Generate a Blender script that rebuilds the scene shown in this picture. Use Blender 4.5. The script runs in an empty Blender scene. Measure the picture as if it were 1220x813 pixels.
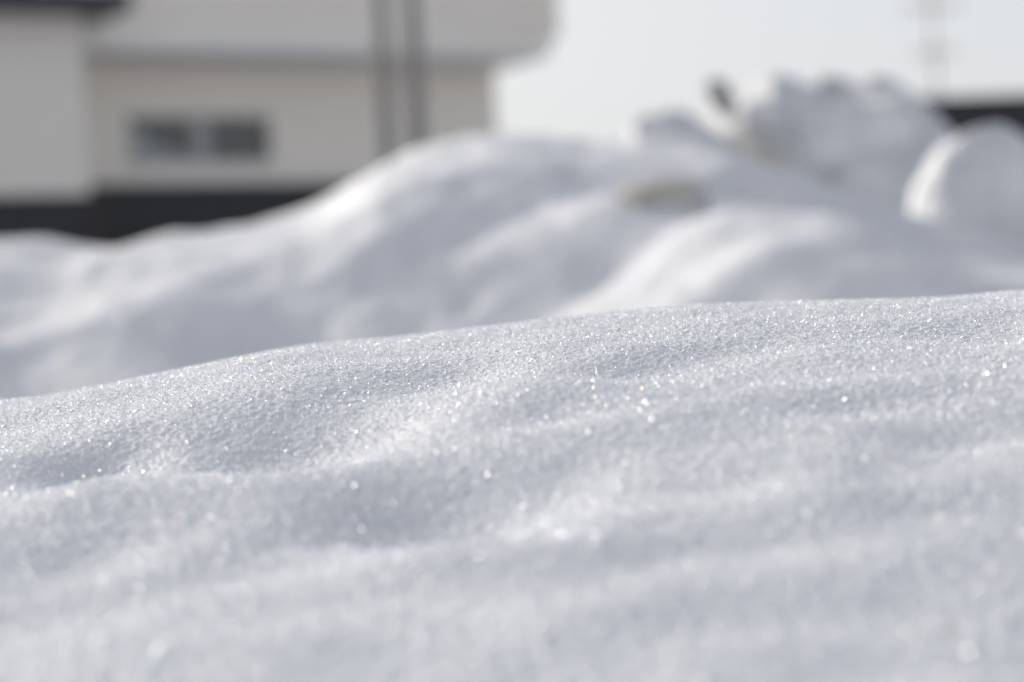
import bpy, math, random
import numpy as np
from mathutils import Vector, noise as mnoise

random.seed(7)
R = math.radians
S = bpy.context.scene
COL = S.collection
EYE = 0.75                                   # camera height above the street

# ------------------------------------------------------------------ helpers
def link(o, parent=None):
    COL.objects.link(o)
    if parent is not None:
        o.parent = parent
    return o

def tag(o, label=None, cat=None, group=None, kind=None):
    if label: o['label'] = label
    if cat: o['category'] = cat
    if group: o['group'] = group
    if kind: o['kind'] = kind
    return o

def empty(name, loc=(0, 0, 0), rz=0.0):
    o = bpy.data.objects.new(name, None)
    o.empty_display_size = 0.2
    o.location = loc
    o.rotation_euler = (0, 0, rz)
    return link(o)

def np_mesh(name, verts, faces, mat, parent=None, smooth=True):
    """verts (n,3), faces (m,k) arrays -> one mesh object"""
    verts = np.ascontiguousarray(verts, dtype=np.float32)
    faces = np.ascontiguousarray(faces, dtype=np.int32)
    m, kk = faces.shape
    me = bpy.data.meshes.new(name)
    me.vertices.add(len(verts)); me.vertices.foreach_set('co', verts.ravel())
    me.loops.add(m * kk); me.loops.foreach_set('vertex_index', faces.ravel())
    me.polygons.add(m)
    me.polygons.foreach_set('loop_start', np.arange(0, m * kk, kk, dtype=np.int32))
    me.polygons.foreach_set('loop_total', np.full(m, kk, dtype=np.int32))
    me.polygons.foreach_set('use_smooth', np.full(m, smooth))
    me.update(calc_edges=True)
    me.materials.append(mat)
    return link(bpy.data.objects.new(name, me), parent)

class MB:
    """collects boxes, prisms and tubes into ONE mesh object"""
    def __init__(self): self.v = []; self.f = []
    def box(self, x0, x1, y0, y1, z0, z1):
        b = len(self.v)
        self.v += [(x0,y0,z0),(x1,y0,z0),(x1,y1,z0),(x0,y1,z0),(x0,y0,z1),(x1,y0,z1),(x1,y1,z1),(x0,y1,z1)]
        self.f += [tuple(b+i for i in q) for q in ((0,3,2,1),(4,5,6,7),(0,1,5,4),(1,2,6,5),(2,3,7,6),(3,0,4,7))]
        return self
    def tube(self, p0, p1, r0, r1=None, n=10):
        r1 = r0 if r1 is None else r1
        p0 = Vector(p0); p1 = Vector(p1); d = (p1 - p0).normalized()
        a = d.orthogonal().normalized(); c = d.cross(a)
        b = len(self.v)
        for p, r in ((p0, r0), (p1, r1)):
            for i in range(n):
                t = 2*math.pi*i/n
                self.v.append(tuple(p + a*math.cos(t)*r + c*math.sin(t)*r))
        for i in range(n):
            j = (i+1) % n
            self.f.append((b+i, b+j, b+n+j, b+n+i))
        self.f.append(tuple(b+i for i in reversed(range(n)))); self.f.append(tuple(b+n+i for i in range(n)))
        return self
    def prism(self, poly, y0, y1):
        """polygon in (x,z) extruded along y"""
        b = len(self.v); n = len(poly)
        self.v += [(x, y0, z) for x, z in poly] + [(x, y1, z) for x, z in poly]
        self.f.append(tuple(b+i for i in range(n))); self.f.append(tuple(b+n+i for i in reversed(range(n))))
        for i in range(n):
            j = (i+1) % n
            self.f.append((b+j, b+i, b+n+i, b+n+j))
        return self
    def build(self, name, mat, parent=None, bevel=0.0):
        me = bpy.data.meshes.new(name); me.from_pydata(self.v, [], self.f); me.update()
        import bmesh
        bm = bmesh.new(); bm.from_mesh(me)
        bmesh.ops.recalc_face_normals(bm, faces=bm.faces)
        if bevel > 0:
            bmesh.ops.bevel(bm, geom=list(bm.edges), offset=bevel, segments=2, affect='EDGES', clamp_overlap=True)
        bm.to_mesh(me); bm.free()
        me.materials.append(mat)
        return link(bpy.data.objects.new(name, me), parent)

# ---- value noise on numpy arrays
_lat = {}
def vnoise(X, Y, scale, seed):
    if seed not in _lat:
        _lat[seed] = np.random.default_rng(seed).uniform(-1, 1, (256, 256)).astype(np.float32)
    L = _lat[seed]
    x = X/scale + 31.7; y = Y/scale + 77.3
    xi = np.floor(x).astype(np.int64); yi = np.floor(y).astype(np.int64)
    fx = x - xi; fy = y - yi
    fx = fx*fx*fx*(fx*(fx*6-15)+10); fy = fy*fy*fy*(fy*(fy*6-15)+10)
    a = L[xi & 255, yi & 255]; b = L[(xi+1) & 255, yi & 255]
    c = L[xi & 255, (yi+1) & 255]; d = L[(xi+1) & 255, (yi+1) & 255]
    return (a*(1-fx)+b*fx)*(1-fy) + (c*(1-fx)+d*fx)*fy

def curve1d(pts, sm):
    """smooth 1-D profile through a table of (x, z)"""
    px = np.array([p[0] for p in pts]); pz = np.array([p[1] for p in pts])
    g = np.linspace(px[0]-1, px[-1]+1, 6000); v = np.interp(g, px, pz)
    dx = g[1]-g[0]; n = int(4*sm/dx)+1
    ker = np.exp(-0.5*(np.arange(-n, n+1)*dx/sm)**2); ker /= ker.sum()
    v = np.convolve(np.pad(v, n, mode='edge'), ker, mode='valid')
    return lambda x: np.interp(x, g, v)

def gauss(X, Y, cx, cy, sx, sy, rot, amp):
    c, s = math.cos(rot), math.sin(rot)
    u = (X-cx)*c + (Y-cy)*s; w = -(X-cx)*s + (Y-cy)*c
    return amp*np.exp(-0.5*((u/sx)**2 + (w/sy)**2))

def spans(*segs):
    """(start, end, step) runs joined into one increasing axis"""
    out = []
    for a, b, st in segs:
        out += list(np.linspace(a, b, max(2, int(round((b-a)/st))+1)))[:-1]
    out.append(segs[-1][1])
    return np.array(out)

def grow(a, b, st, k=1.25):
    out = [a]; sgn = 1 if b > a else -1
    while abs(out[-1]-a) < abs(b-a):
        out.append(out[-1]+sgn*st); st *= k
    out[-1] = b
    return np.array(out)

def sheet(name, xs, ys, func, mat, parent=None):
    X, Y = np.meshgrid(xs, ys)
    Z = func(X, Y)
    nx, ny = len(xs), len(ys)
    v = np.stack([X.ravel(), Y.ravel(), Z.ravel()], 1)
    i = np.arange((ny-1)*nx).reshape(ny-1, nx)[:, :-1].ravel()
    f = np.stack([i, i+1, i+nx+1, i+nx], 1)
    return np_mesh(name, v, f, mat, parent), Z

# ------------------------------------------------------------------ materials
def new_mat(name):
    m = bpy.data.materials.new(name); m.use_nodes = True
    nt = m.node_tree; b = nt.nodes['Principled BSDF']
    return m, nt, b

def noise_mat(name, c0, c1, scale=6.0, rough=0.7, bump=0.0, bscale=40.0, spec=0.5, metal=0.0, stretch=None):
    m, nt, b = new_mat(name)
    tc = nt.nodes.new('ShaderNodeTexCoord'); src = tc.outputs['Object']
    if stretch:
        mp = nt.nodes.new('ShaderNodeMapping'); mp.inputs['Scale'].default_value = stretch
        nt.links.new(src, mp.inputs['Vector']); src = mp.outputs['Vector']
    n = nt.nodes.new('ShaderNodeTexNoise'); n.inputs['Scale'].default_value = scale; n.inputs['Detail'].default_value = 5
    nt.links.new(src, n.inputs['Vector'])
    r = nt.nodes.new('ShaderNodeValToRGB')
    r.color_ramp.elements[0].position = 0.3; r.color_ramp.elements[1].position = 0.7
    r.color_ramp.elements[0].color = (*c0, 1); r.color_ramp.elements[1].color = (*c1, 1)
    nt.links.new(n.outputs['Fac'], r.inputs['Fac']); nt.links.new(r.outputs['Color'], b.inputs['Base Color'])
    b.inputs['Roughness'].default_value = rough; b.inputs['Metallic'].default_value = metal
    b.inputs['Specular IOR Level'].default_value = spec
    if bump:
        n2 = nt.nodes.new('ShaderNodeTexNoise'); n2.inputs['Scale'].default_value = bscale; n2.inputs['Detail'].default_value = 4
        nt.links.new(src, n2.inputs['Vector'])
        bp = nt.nodes.new('ShaderNodeBump'); bp.inputs['Strength'].default_value = bump; bp.inputs['Distance'].default_value = 0.01
        nt.links.new(n2.outputs['Fac'], bp.inputs['Height']); nt.links.new(bp.outputs['Normal'], b.inputs['Normal'])
    return m

M = {}
M['snow'] = noise_mat('snow', (.77, .78, .80), (.81, .815, .83), scale=9, rough=.55, spec=.3)
M['packed_snow'] = noise_mat('packed_snow', (.74, .745, .765), (.81, .81, .82), scale=5, rough=.6, bump=.6, bscale=30, spec=.3)
M['lump_snow'] = noise_mat('lump_snow', (.60, .605, .62), (.80, .80, .81), scale=6, rough=.6, bump=.7, bscale=25, spec=.3)
M['shaded_snow'] = noise_mat('shaded_icy_snow', (.30, .30, .32), (.62, .62, .63), scale=8, rough=.5, bump=.7, bscale=30)  # darker grey paints the backlit shade of the skyline chunks
M['dirty_snow'] = noise_mat('dirty_snow', (.40, .372, .335), (.60, .575, .535), scale=12, rough=.8, bump=.8, bscale=40)
M['grey_dirt'] = noise_mat('grey_dirty_snow', (.34, .335, .325), (.58, .575, .565), scale=10, rough=.8, bump=.8, bscale=40)
M['dark_ice'] = noise_mat('dark_ice', (.16, .16, .17), (.36, .36, .37), scale=14, rough=.35, bump=.6, bscale=30)
M['dark_clad'] = noise_mat('dark_cladding', (.018, .018, .022), (.028, .028, .033), scale=3, rough=.6, bump=.3)
M['brown_pier'] = noise_mat('brown_concrete', (.05, .045, .042), (.075, .066, .06), scale=4, rough=.8, bump=.3)
M['fascia'] = noise_mat('navy_fascia', (.018, .018, .032), (.026, .026, .042), scale=5, rough=.4)
M['strip'] = noise_mat('pale_flashing', (.84, .815, .78), (.87, .845, .81), scale=3, rough=.45)
M['soffit'] = noise_mat('soffit_board', (.72, .69, .66), (.78, .75, .72), scale=3, rough=.7)
M['frame'] = noise_mat('window_frame', (.33, .33, .33), (.38, .38, .38), scale=4, rough=.35)
M['pale_panel'] = noise_mat('pale_panel_surface', (.78, .78, .77), (.86, .86, .85), scale=5, rough=.9)
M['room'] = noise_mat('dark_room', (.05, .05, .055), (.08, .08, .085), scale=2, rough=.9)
M['pole'] = noise_mat('galvanised_pole', (.21, .20, .19), (.26, .25, .24), scale=8, rough=.5, metal=.2)
M['alu'] = noise_mat('antenna_metal', (.30, .30, .31), (.38, .38, .39), scale=20, rough=.4, metal=.6)
M['roof'] = noise_mat('dark_metal_roof', (.014, .014, .018), (.024, .024, .03), scale=4, rough=.55, bump=.2)
M['shed_wall'] = noise_mat('dark_shed_wall', (.02, .02, .024), (.032, .032, .036), scale=4, rough=.7)

def siding(name, c0, c1, pitch):
    m = noise_mat(name, c0, c1, scale=1.3, rough=.6)
    nt = m.node_tree; b = nt.nodes['Principled BSDF']
    tc = nt.nodes.new('ShaderNodeTexCoord'); sp = nt.nodes.new('ShaderNodeSeparateXYZ')
    nt.links.new(tc.outputs['Object'], sp.inputs[0])
    mu = nt.nodes.new('ShaderNodeMath'); mu.operation = 'MULTIPLY'; mu.inputs[1].default_value = 1/pitch
    fr = nt.nodes.new('ShaderNodeMath'); fr.operation = 'FRACT'
    nt.links.new(sp.outputs['Z'], mu.inputs[0]); nt.links.new(mu.outputs[0], fr.inputs[0])
    bp = nt.nodes.new('ShaderNodeBump'); bp.inputs['Strength'].default_value = .6; bp.inputs['Distance'].default_value = .012; bp.invert = True
    nt.links.new(fr.outputs[0], bp.inputs['Height']); nt.links.new(bp.outputs['Normal'], b.inputs['Normal'])
    return m
M['siding'] = siding('beige_siding', (.84, .775, .695), (.87, .805, .725), .18)
M['siding_wing'] = siding('pale_siding', (.80, .745, .68), (.83, .775, .71), .18)

def glass_mat():
    m = bpy.data.materials.new('window_glass'); m.use_nodes = True
    nt = m.node_tree; nt.nodes.clear()
    out = nt.nodes.new('ShaderNodeOutputMaterial'); mix = nt.nodes.new('ShaderNodeMixShader')
    tr = nt.nodes.new('ShaderNodeBsdfTransparent'); gl = nt.nodes.new('ShaderNodeBsdfGlossy'); gl.inputs['Roughness'].default_value = .02
    tr.inputs['Color'].default_value = (.90, .92, .93, 1)
    fr = nt.nodes.new('ShaderNodeFresnel'); fr.inputs['IOR'].default_value = 1.7
    nt.links.new(fr.outputs[0], mix.inputs[0]); nt.links.new(tr.outputs[0], mix.inputs[1]); nt.links.new(gl.outputs[0], mix.inputs[2])
    nt.links.new(mix.outputs[0], out.inputs[0])
    return m
M['glass'] = glass_mat()

# snow crystals: clear ice facets that flash when they mirror the sun
m, nt, b = new_mat('ice_crystal')
b.inputs['Base Color'].default_value = (.94, .945, .955, 1)
b.inputs['Roughness'].default_value = .36
b.inputs['IOR'].default_value = 2.3
b.inputs['Thin Film IOR'].default_value = 1.33
geo = nt.nodes.new('ShaderNodeNewGeometry')
mr = nt.nodes.new('ShaderNodeMapRange'); mr.inputs['To Min'].default_value = -3600; mr.inputs['To Max'].default_value = 380
nt.links.new(geo.outputs['Random Per Island'], mr.inputs['Value']); nt.links.new(mr.outputs[0], b.inputs['Thin Film Thickness'])
M['crystal'] = m

# ------------------------------------------------------------------ the near snow bank and the ground: ONE sheet to the horizon
CREST = [(-0.4088, 0.7401), (-0.3723, 0.7406), (-0.3358, 0.7411), (-0.2929, 0.7474), (-0.2377, 0.7567), (-0.1886, 0.7644), (-0.1457, 0.7701), (-0.097, 0.7706), (-0.0299, 0.7744), (0.0251, 0.7794), (0.0861, 0.7823), (0.1531, 0.7836), (0.2078, 0.782), (0.2685, 0.78), (0.3111, 0.7796), (0.372, 0.7813), (0.4146, 0.7821)]
crest = curve1d(CREST, .018)
YC = 1.75
# hollows and swells of the bank: x, y, size x, size y, turn, height
DIPS = [(-0.046, 1.444, 0.032, 0.056, -0.27, -0.0045),
        (-0.129, 1.299, 0.0406, 0.067, -0.04, -0.0109),
        (-0.231, 1.318, 0.0218, 0.053, -0.17, -0.0081),
        (-0.084, 1.303, 0.017, 0.034, 0.0, -0.001),
        (-0.031, 1.122, 0.047, 0.055, 0.02, -0.0105),
        (-0.136, 1.048, 0.0297, 0.034, -0.4, -0.0032),
        (-0.198, 1.093, 0.0207, 0.031, -0.44, -0.0036),
        (0.072, 1.39, 0.025, 0.037, 0.18, -0.0041),
        (0.167, 1.245, 0.0184, 0.029, -0.26, -0.0022),
        (0.117, 1.186, 0.0296, 0.032, -0.27, -0.0022),
        (0.114, 1.008, 0.0272, 0.025, 0.3, -0.0017),
        (0.058, 1.0, 0.0144, 0.023, -0.1, -0.0011),
        (0.177, 1.042, 0.0192, 0.028, 0.18, -0.0017),
        (0.168, 1.096, 0.0184, 0.026, -0.09, -0.0017),
        (0.02, 1.275, 0.02, 0.031, 0.03, -0.003),
        (0.092, 1.104, 0.0208, 0.03, -0.34, -0.002),
        (0.208, 1.165, 0.0192, 0.024, 0.03, -0.0016),
        (0.01, 1.054, 0.0112, 0.02, 0.2, -0.0018),
        (-0.084, 0.985, 0.051, 0.024, -0.06, -0.0011),
        (-0.196, 0.995, 0.031, 0.027, 0.11, -0.0015),
        (0.131, 0.913, 0.0304, 0.02, 0.05, -0.0007),
        (0.271, 1.448, 0.041, 0.038, -0.4, -0.0031),
        (0.145, 1.442, 0.045, 0.032, 0.12, -0.0021),
        (0.029, 1.16, 0.0144, 0.023, -0.01, -0.001)]
def bank_base(X, Y):
    zc = crest(X); s = (zc-EYE)/YC
    t = YC - Y
    near = .316*t*t/(1+np.abs(t)); far = 1.5*t*t/(1+.9*np.abs(t))
    return zc + s*(Y-YC) - np.where(t > 0, near, far)

def bank_height(X, Y, micro=True):
    z = bank_base(X, Y)
    fade = np.exp(-np.maximum(0, np.abs(X)-3)**2/4)
    for cx, cy, sx, sy, rot, amp in DIPS:
        z = z + gauss(X, Y, cx, cy, sx*1.2, sy*.8, rot, amp*2.5) \
            + gauss(X, Y, cx+.012, cy-1.6*sy, sx*.9, sy*.7, rot, -amp*.3)
    away = 1-np.exp(-0.5*((Y-YC)/.10)**2)*.75
    z = z + (vnoise(X*.9, Y*.8, .10, 2)*.0030 + vnoise(X*.8, Y*.9, .047, 3)*.0022)*away
    z = z + vnoise(X, Y, .022, 4)*.00025 + vnoise(X, Y, .009, 5)*.00012
    if micro:
        ok = (np.abs(X) < .72) & (Y > .55) & (Y < 2.0)
        z = z + np.where(ok, vnoise(X, Y, .0032, 6)*.00028 + vnoise(X, Y, .0015, 8)*.0005, 0)
    z = z*fade
    # soft meeting with the street level
    g = .02*vnoise(X, Y, 3.0, 9) + .01*vnoise(X, Y, .8, 10)
    kk = 9.0
    return g + np.logaddexp(0, kk*(z-g))/kk - math.log(2)/kk*0

xs = np.concatenate([grow(-.68, -400, .0016, 1.09)[::-1][:-1], spans((-.68, .68, .0011)), grow(.68, 400, .0016, 1.09)[1:]])
ys = np.concatenate([grow(.72, -60, .003, 1.12)[::-1][:-1], spans((.72, 1.0, .002), (1.0, 1.95, .0011)), grow(1.95, 500, .0016, 1.08)[1:]])
ground, _ = sheet('snow_ground', xs, ys, bank_height, M['snow'])
tag(ground, kind='structure')

# crystals lying loose over the crust: far past counting, so one object
rng = np.random.default_rng(11)
def crystals(n, xr, yr, smin, smax, power, seed):
    g = np.random.default_rng(seed)
    x = g.uniform(*xr, n); y = g.uniform(*yr, n)
    z = bank_height(x, y)
    s = smin + (smax-smin)*g.uniform(0, 1, n)**power
    # flattened octahedra, every one turned its own way
    base = np.array([(1,0,0),(-.5,.87,0),(-.5,-.87,0),(0,0,.55),(0,0,-.55)], dtype=np.float64)*.5
    q = g.normal(size=(n, 4)); q /= np.linalg.norm(q, axis=1)[:, None]
    w, a, b_, c = q.T
    Rm = np.stack([1-2*(b_*b_+c*c), 2*(a*b_-c*w), 2*(a*c+b_*w), 2*(a*b_+c*w), 1-2*(a*a+c*c), 2*(b_*c-a*w),
                   2*(a*c-b_*w), 2*(b_*c+a*w), 1-2*(a*a+b_*b_)], 1).reshape(n, 3, 3)
    v = np.einsum('nij,kj->nki', Rm, base)*s[:, None, None]
    v += np.stack([x, y, z+s*.22], 1)[:, None, :]
    fb = np.array([(0,1,3),(1,2,3),(2,0,3),(1,0,4),(2,1,4),(0,2,4)])
    f = (np.arange(n)[:, None, None]*5 + fb[None]).reshape(-1, 3)
    return v.reshape(-1, 3), f
parts = [crystals(480000, (-.66, .66), (1.15, 1.98), .0005, .0016, 1.8, 21),
         crystals(90000, (-.6, .6), (.78, 1.15), .0006, .0018, 1.8, 22),
         crystals(5000, (-.6, .6), (.80, 1.7), .0015, .0034, 2.5, 23),
         crystals(120000, (-.5, .5), (.95, 1.3), .0006, .0017, 1.8, 25),
         crystals(9000, (-.45, .45), (.80, 1.35), .0016, .0034, 2.0, 24)]
off = 0; V = []; F = []
for v, f in parts:
    V.append(v); F.append(f+off); off += len(v)
cr = np_mesh('snow_crystals', np.concatenate(V), np.concatenate(F), M['crystal'], smooth=False)
tag(cr, 'loose glittering ice crystals covering the near snow surface', 'snow crystals', kind='stuff')

# ------------------------------------------------------------------ the ploughed mounds behind
MOUND_A = [(-1.5075, 1.0732), (-1.3603, 1.0968), (-1.2553, 1.1101), (-1.1714, 1.1182), (-1.0994, 1.0978), (-1.038, 1.0737), (-0.944, 1.075), (-0.7334, 1.112), (-0.5654, 1.1324), (-0.46, 1.164), (-0.374, 1.2117), (-0.2674, 1.2743), (-0.1618, 1.298), (-0.0777, 1.3082), (0.0056, 1.3059), (0.1094, 1.2942), (0.2123, 1.2658), (0.3369, 1.2551), (0.4821, 1.237), (0.6255, 1.1877), (0.7482, 1.1396), (0.8495, 1.082), (0.9522, 1.0516), (1.1363, 0.9835), (1.3398, 0.8894), (2.0, 0.7)]
MOUND_B = [(-0.8, 0.3), (-0.1228, 0.7232), (0.0165, 0.7806), (0.1387, 0.8372), (0.244, 0.8948), (0.3316, 0.9413), (0.4184, 0.9708), (0.5038, 0.9749), (0.5888, 0.9704), (0.6747, 0.9847), (0.7769, 0.9527), (0.8432, 0.9186), (0.9273, 0.8988), (1.0473, 0.913), (1.1837, 0.9143), (1.9, 0.8)]
FEAT_C = [(1.12, 8.42, .05, .10, 0, -.16), (.95, 8.6, .10, .10, 0, .06), (1.5, 8.5, .10, .2, 0, .05)]
MOUND_C = [(-.6, .7), (-0.0138, 1.159), (0.2441, 1.3021), (0.4101, 1.4813), (0.5087, 1.5701), (0.6361, 1.6105), (0.7445, 1.6), (0.7947, 1.655), (0.8908, 1.715), (1.0485, 1.735), (1.4228, 1.715), (1.5449, 1.66), (1.6343, 1.5424), (1.7533, 1.4265), (1.933, 1.2762), (2.1776, 1.1694), (3.2, .5)]

# swells and hollows: x, y, size x, size y, turn, height
FEAT_A = [(-.42, 4.85, .45, .14, .35, -.035), (.12, 5.35, .22, .16, .3, -.02),
          (-.15, 5.55, .25, .05, .5, .012), (-.55, 5.3, .35, .06, .45, .012), (-.25, 5.2, .3, .05, .5, .010), (-.08, 4.85, .12, .09, .5, .025), (.02, 4.65, .14, .07, .7, .022), (.55, 5.6, .25, .08, .1, .02), (.75, 5.75, .2, .06, .2, -.02), (1.2, 5.8, .2, .16, 0, .05),
          (.58, 5.80, .16, .05, -.35, .025), (.66, 5.45, .10, .06, -.2, .03), (.28, 5.85, .15, .06, -.5, .02), (.2, 5.1, .18, .14, .3, .06), (.95, 5.5, .18, .07, -.1, .04)]
FEAT_B = [(.66, 4.4, .14, .12, .2, -.02), (.40, 4.6, .06, .06, .3, -.012), (.52, 4.75, .05, .05, 0, -.012), (.50, 4.4, .06, .05, .4, .012), (.95, 4.6, .2, .07, .1, .03)]
def bank_profile(table, sm, yc, a, b, a2, feats):
    cf = curve1d(table, sm)
    def h(X, Y):
        zc = cf(X); s = (zc-EYE)/yc; t = yc-Y
        af = a(X) if callable(a) else a
        z = zc + s*(Y-yc) - np.where(t > 0, af, a2)*t*t/(1+b*np.abs(t))
        for ft in feats: z = z + gauss(X, Y, *ft)
        return z
    return h
def mound(name, prof, yc, x0, x1, y0, y1, step, mat, seed, rough, streak=0):
    def h(X, Y):
        z = prof(X, Y)
        away = 1-np.exp(-0.5*((Y-yc)/.25)**2)*.8
        z = z + (vnoise(X, Y, .45, seed)*rough + vnoise(X, Y, .17, seed+1)*rough*.35)*away + vnoise(X, Y, .05, seed+2)*rough*.15
        z = z + vnoise((X*.8+Y*.6)/4.5, -X*.6+Y*.8, .13, seed+3)*rough*streak*away + vnoise((X*.8-Y*.6)/3, X*.6+Y*.8, .10, seed+4)*rough*streak*.5*away
        z = z + vnoise(X, Y, .13, seed+5)*.014*streak*away/(1+np.exp(-(X-.3)/.08))
        ex = np.clip((X-x0)/.5, 0, 1)*np.clip((x1-X)/.5, 0, 1)
        ex = ex*ex*(3-2*ex)
        return np.maximum((z+.1)*ex-.1, -.1)
    return sheet(name, spans((x0, x1, step)), spans((y0, y1, step)), h, mat)[0]
pA = bank_profile(MOUND_A, .045, 6.0, lambda X: .20+.24*np.exp(-((X+.05)/.45)**2), .30, .42, FEAT_A)
pB = bank_profile(MOUND_B, .11, 4.9, .60, .5, .6, FEAT_B)
def pAB(X, Y):
    k = 9.0
    return np.logaddexp(k*pA(X, Y), k*pB(X, Y)-.6)/k
mA = mound('snow_mound', pAB, 6.0, -3.6, 2.8, 2.7, 8.6, .018, M['packed_snow'], 40, .028, .65)
tag(mA, 'long smooth snow mound rising from the left before the beige house', 'snow mound')
pC = bank_profile(MOUND_C, .03, 9.0, .9, .4, .9, FEAT_C)
mC = mound('snow_heap', pC, 9.0, -1.2, 3.9, 6.8, 11.5, .02, M['lump_snow'], 60, .07)
tag(mC, 'high rough snow heap topped with chunks, farthest and tallest of the snow piles', 'snow heap')

# ------------------------------------------------------------------ single blocks and chunks lying on the piles
def chunk(name, loc, size, rot, mat, rough, seed, label, cat, group=None, sub=5, sharp=0.0, power=2.0, taper=0.0):
    import bmesh
    bm = bmesh.new(); bmesh.ops.create_icosphere(bm, subdivisions=sub, radius=1.0)
    o3 = Vector((seed*7.3, seed*3.1, seed*5.7))
    rr = random.Random(seed)
    cuts = [(Vector((rr.gauss(0,1), rr.gauss(0,1), rr.gauss(0,1))).normalized(), rr.uniform(.62, .9)) for _ in range(9)]
    for v in bm.verts:
        p = v.co.normalized()
        r = 1/((abs(p.x)**power+abs(p.y)**power+abs(p.z)**power)**(1/power))
        q = p*r
        for n_, d_ in cuts:                      # broken facets
            e = q.dot(n_)-d_
            if e > 0: q = q - n_*e*sharp
        f = 1+rough*(mnoise.noise(p*1.6+o3)*.6+mnoise.noise(p*3.7+o3)*.3+mnoise.noise(p*9+o3)*.12)
        q = q*f; tp = 1-taper*q.z
        v.co = Vector((q.x*size[0]*tp, q.y*size[1]*tp, q.z*size[2]))
    for f in bm.faces: f.smooth = True
    me = bpy.data.meshes.new(name); bm.to_mesh(me); bm.free(); me.materials.append(mat)
    o = link(bpy.data.objects.new(name, me)); o.location = loc; o.rotation_euler = rot
    return tag(o, label, cat, group)

chunk('snow_block', (1.19, 6.0, 1.085), (.178, .15, .205), (.1, -.05, .2), M['lump_snow'], .2, 3,
      'large egg-shaped upright snow block standing alone before the dark roof', 'snow block', sharp=.55, power=2.2, taper=.28)
chunk('snow_block', (1.26, 8.52, 1.43), (.29, .15, .20), (-.1, .12, .1), M['lump_snow'], .16, 5,
      'wide shaded snow block in the face of the heap, above a dark gap', 'snow block', sharp=.6, power=3.0)
TOPS = 'snow chunks lying on the heap'
chunk('ice_chunk', (.80, 8.7, 1.662), (.042, .05, .09), (0, -.45, .4), M['dark_ice'], .2, 8,
      'dark pointed ice chunk tilting up at the left end of the heap top', 'ice chunk', TOPS, sub=4, sharp=.9)
chunk('snow_chunk', (.61, 8.5, 1.475), (.21, .15, .125), (0, .1, .3), M['lump_snow'], .2, 12,
      'low rounded snow chunk left of and below the dark pointed ice chunk', 'snow chunk', TOPS, sub=4, sharp=.6)
chunk('snow_chunk', (1.0, 8.68, 1.585), (.16, .14, .14), (.2, .1, .5), M['lump_snow'], .2, 13,
      'bright snow chunk right beside the dark pointed ice chunk', 'snow chunk', TOPS, sub=4, sharp=.7)
chunk('snow_chunk', (1.045, 8.95, 1.70), (.09, .09, .055), (.2, .3, .1), M['shaded_snow'], .22, 14,
      'small grey icy chunk, backlit shade put into its colour, on the heap top, first right of the dark pointed one', 'snow chunk', TOPS, sub=4, sharp=.8)
chunk('snow_chunk', (1.23, 8.95, 1.69), (.08, .09, .055), (.1, -.2, .7), M['shaded_snow'], .22, 15,
      'small grey icy chunk, backlit shade put into its colour, in the middle of the heap top skyline', 'snow chunk', TOPS, sub=4, sharp=.8)
chunk('snow_chunk', (1.415, 8.95, 1.665), (.10, .09, .06), (.1, .2, 1.1), M['shaded_snow'], .22, 16,
      'small grey icy chunk, backlit shade put into its colour, at the right end of the heap top, nearest the antenna', 'snow chunk', TOPS, sub=4, sharp=.8)
chunk('dirty_chunk', (.89, 8.35, 1.455), (.12, .10, .07), (.1, .5, .3), M['grey_dirt'], .25, 18,
      'greyish dirty snow chunk under the bright chunk on the left of the heap', 'snow chunk', TOPS, sub=4, sharp=.6)
chunk('dirty_chunk', (.352, 5.25, float(pAB(np.array(.352), np.array(5.25)))+.005), (.108, .085, .05), (.3, -.1, .5), M['dirty_snow'], .45, 23,
      'flat brownish dirty chunk half sunk in the smooth mound', 'snow chunk', None, sub=4, sharp=.95)


# ------------------------------------------------------------------ the house (local x along the front wall, -y towards the street)
HX, HY, YAW = -4.162, 40.0, R(28)
house = empty('house', (HX, HY, 0), YAW)
tag(house, 'beige sided house with an overhanging upper storey and a dark ground floor', 'house')
LU, RU = -16.0, 4.65
def wall_with_hole(x0, x1, z0, z1, hx0, hx1, hz0, hz1, y0, y1):
    mb = MB()
    mb.box(x0, hx0, y0, y1, z0, z1); mb.box(hx1, x1, y0, y1, z0, z1)
    mb.box(hx0, hx1, y0, y1, z0, hz0); mb.box(hx0, hx1, y0, y1, hz1, z1)
    return mb
WX0, WX1, WZ0, WZ1 = -2.10, .36, 4.26, 5.04
wall_with_hole(LU, RU, 4.02, 5.90, WX0, WX1, WZ0, WZ1, 0, .16).build('wall', M['siding'], house)
side = MB().box(RU-.16, RU, .163, 9, 0, 5.90); side.box(LU, LU+.16, .163, 9, 0, 5.90); side.box(LU, RU, 9, 9.16, 0, 5.9)
side.build('side_wall', M['siding'], house)
MB().box(LU, RU+.01, -.05, .2, 3.92, 4.017).build('base_trim', M['soffit'], house)
MB().box(LU, RU-.02, .03, .2, 0, 3.917).build('ground_floor_wall', M['dark_clad'], house)
MB().box(-3.6, -2.55, -.16, .027, 0, 3.80).build('pier', M['brown_pier'], house)
MB().box(LU, RU, .2, 9, 3.9, 3.98).build('floor_slab', M['room'], house)
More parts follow.
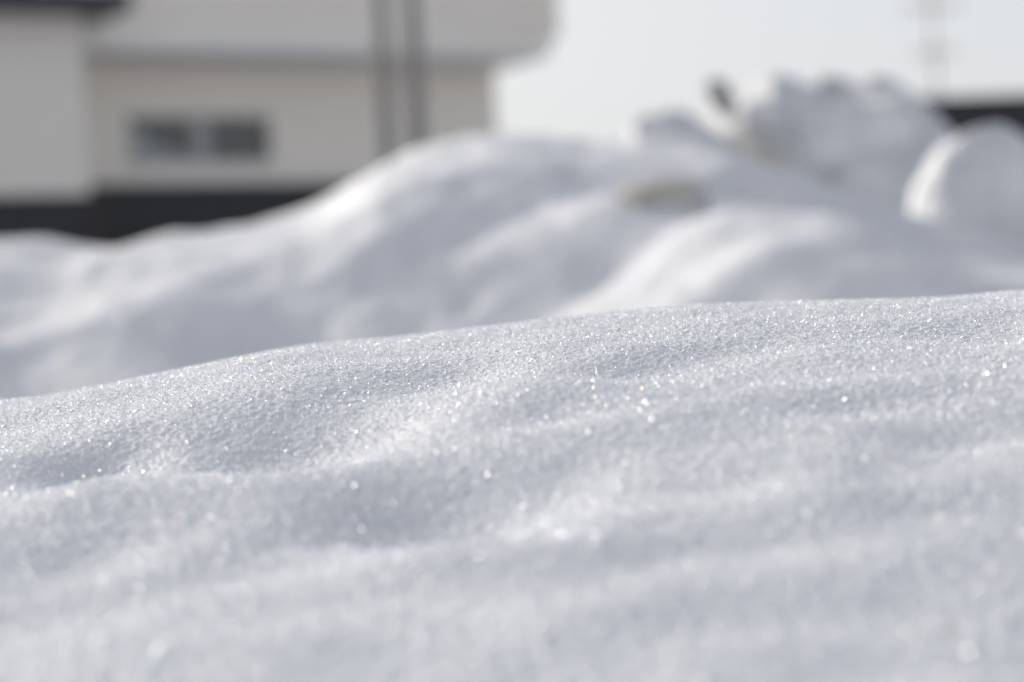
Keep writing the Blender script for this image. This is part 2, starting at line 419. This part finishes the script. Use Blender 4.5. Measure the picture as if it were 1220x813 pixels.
# overhanging upper storey
OW, OU = -1.25, 5.28
MB().prism([(LU, 6.16), (5.10, 6.16), (5.22, 6.21), (OU, 6.32), (OU, 9.2), (LU, 9.2)], OW, 9.4).build('upper_wall', M['siding'], house)
MB().box(LU-.02, 5.06, OW-.04, 9.43, 5.96, 6.157).build('flashing', M['strip'], house)
MB().box(LU, 5.02, OW, 9.4, 5.903, 5.957).build('soffit', M['soffit'], house)
MB().prism([(LU-.6, 9.2), (OU+.6, 9.2), (OU+.6, 9.42), (LU-.6, 9.42)], OW-.7, 10).build('roof', M['roof'], house)
# projecting wing at the left with its dark eave
MB().box(LU, -3.42, -1.9, -.003, 3.62, 6.34).build('wing_wall', M['siding_wing'], house)
MB().box(LU, -3.47, -1.85, -.003, 0, 3.617).build('wing_base', M['dark_clad'], house)
wr = MB().box(LU, -2.86, -2.7, -1.3, 6.345, 6.62).build('wing_roof', M['fascia'], house)
# sliding window: frame, two panes, sill; room and pale slant-edged panel behind
win = MB()
win.box(WX0, WX1, -.03, .10, WZ1-.06, WZ1); win.box(WX0, WX1, -.03, .10, WZ0, WZ0+.05)
win.box(WX0, WX0+.05, -.03, .10, WZ0+.05, WZ1-.06); win.box(WX1-.05, WX1, -.03, .10, WZ0+.05, WZ1-.06)
win.box(-1.03, -.70, -.02, .09, WZ0+.05, WZ1-.06)
wf = win.build('window', M['frame'], house)
MB().box(WX0+.05, -1.03, .03, .042, WZ0+.05, WZ1-.06).build('pane', M['glass'], wf)
MB().box(-.70, WX1-.05, .03, .042, WZ0+.05, WZ1-.06).build('pane', M['glass'], wf)
MB().box(WX0-.08, WX1+.08, -.09, -.003, WZ0-.10, WZ0-.02).build('sill', M['strip'], wf)
cu = MB().prism([(WX0, WZ0-.02), (-.95, WZ0-.02), (-1.0, WZ0+.1), (-1.55, WZ0+.24), (WX0+.1, WZ0+.66), (WX0, WZ0+.70)], .07, .085).build('pale_panel', M['pale_panel'], wf)
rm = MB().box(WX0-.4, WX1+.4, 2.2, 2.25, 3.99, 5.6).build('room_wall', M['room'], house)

# two slim poles before the house imitate one pole's doubled blur
def pole(px_, py_, label, r, lean):
    root = empty('utility_pole', (px_, py_, 0)); tag(root, label, 'pole', 'pole pair standing in for one blurred pole')
    MB().tube((0, 0, 0), (lean*9, 0, 9), r, r*.8, 14).build('shaft', M['pole'], root)
    MB().tube((0, 0, 0), (0, 0, .25), r*1.8, r*1.7, 14).build('base', M['pole'], root)
pole(-1.225, 26, 'slim grey pole before the beige house wall, one of two standing in for a single blurred pole, nearer the window', .085, 0)
pole(-.895, 26.1, 'slim grey pole before the beige house wall, one of two standing in for a single blurred pole, nearer the house corner', .095, 0)

# low dark building far right with a television antenna
sh = empty('shed', (9.4, 40, 0), R(8))
tag(sh, 'low dark building with a near-black roof beyond the snow heap', 'building')
MB().box(-2.6, 6, 0, 6, 0, 3.75).build('wall', M['shed_wall'], sh)
MB().prism([(-2.95, 3.752), (6.4, 3.752), (6.4, 4.66), (-2.95, 4.66)], -.5, 6.5).build('roof', M['roof'], sh)
an = empty('tv_antenna', (7.28, 40.2, 4.66))
tag(an, 'thin television antenna standing on the dark roof at the right', 'antenna')
MB().tube((0, 0, -.03), (-.03, 0, 2.6), .03, .022, 8).build('mast', M['alu'], an)
def yagi(z, half, n, length):
    mb = MB().tube((-half, 0, z), (half, 0, z), .012)
    for i in range(n):
        x = -half+2*half*i/(n-1)
        mb.tube((x, -length, z), (x, length, z), .007, n=6)
        mb.tube((x, 0, z-.14), (x, 0, z+.14), .007, n=6)
    mb.build('aerial', M['alu'], an)
yagi(.86, .32, 7, .3); yagi(1.62, .42, 9, .35)

# ------------------------------------------------------------------ light
SUN_EL, SUN_AZ = 24, -45                   # degrees; azimuth from +Y, negative to the left
w = bpy.data.worlds.new('World'); S.world = w; w.use_nodes = True
nt = w.node_tree; bg = nt.nodes['Background']
sky = nt.nodes.new('ShaderNodeTexSky'); sky.sky_type = 'NISHITA'; sky.sun_disc = False
sky.sun_elevation = R(SUN_EL); sky.sun_rotation = R(SUN_AZ)
sky.air_density = 1.0; sky.dust_density = 4.0; sky.ozone_density = 1.0; sky.altitude = 0
hs = nt.nodes.new('ShaderNodeHueSaturation'); hs.inputs['Saturation'].default_value = .55
nt.links.new(sky.outputs[0], hs.inputs['Color'])
# pale winter haze low over the horizon
tc = nt.nodes.new('ShaderNodeTexCoord'); sp = nt.nodes.new('ShaderNodeSeparateXYZ')
nt.links.new(tc.outputs['Generated'], sp.inputs[0])
hz = nt.nodes.new('ShaderNodeMapRange'); hz.interpolation_type = 'SMOOTHSTEP'
hz.inputs['From Min'].default_value = .02; hz.inputs['From Max'].default_value = .75
hz.inputs['To Min'].default_value = .80; hz.inputs['To Max'].default_value = 0
nt.links.new(sp.outputs['Z'], hz.inputs['Value'])
mx = nt.nodes.new('ShaderNodeMixRGB'); mx.inputs['Color2'].default_value = (4.5, 4.62, 4.82, 1)
nt.links.new(hz.outputs[0], mx.inputs['Fac']); nt.links.new(hs.outputs[0], mx.inputs['Color1'])
nt.links.new(mx.outputs[0], bg.inputs['Color'])
bg.inputs['Strength'].default_value = .14
sl = bpy.data.lights.new('sun', 'SUN'); sl.energy = 2.5; sl.angle = R(.53); sl.color = (1, .95, .88)
so = link(bpy.data.objects.new('sun', sl))
d = Vector((math.sin(R(SUN_AZ))*math.cos(R(SUN_EL)), math.cos(R(SUN_AZ))*math.cos(R(SUN_EL)), math.sin(R(SUN_EL))))
so.rotation_euler = d.to_track_quat('Z', 'Y').to_euler(); so.location = d*30

# ------------------------------------------------------------------ camera
cam = bpy.data.cameras.new('camera'); co = link(bpy.data.objects.new('camera', cam))
cam.lens = 85; cam.sensor_width = 36; cam.clip_start = .05; cam.clip_end = 3000
co.location = (0, 0, EYE)
pitch = 24*36/1220/85; roll = R(3.0)
fwd = Vector((0, math.cos(pitch), math.sin(pitch))); up0 = Vector((0, -math.sin(pitch), math.cos(pitch))); r0 = Vector((1, 0, 0))
rt = r0*math.cos(roll) - up0*math.sin(roll); up = r0*math.sin(roll) + up0*math.cos(roll)
from mathutils import Matrix
co.rotation_euler = Matrix((rt, up, -fwd)).transposed().to_euler()
cam.dof.use_dof = True; cam.dof.focus_distance = 1.49; cam.dof.aperture_fstop = 4.4; cam.dof.aperture_blades = 0
S.camera = co

S.render.engine = 'CYCLES'
S.cycles.use_denoising = True
S.cycles.use_adaptive_sampling = False
S.cycles.sample_clamp_indirect = 6; S.cycles.sample_clamp_direct = 0
S.cycles.max_bounces = 8; S.cycles.diffuse_bounces = 4
S.cycles.caustics_reflective = False; S.cycles.caustics_refractive = False
S.view_settings.view_transform = 'Standard'; S.view_settings.look = 'None'
S.view_settings.exposure = 0.27; S.view_settings.gamma = 1.0
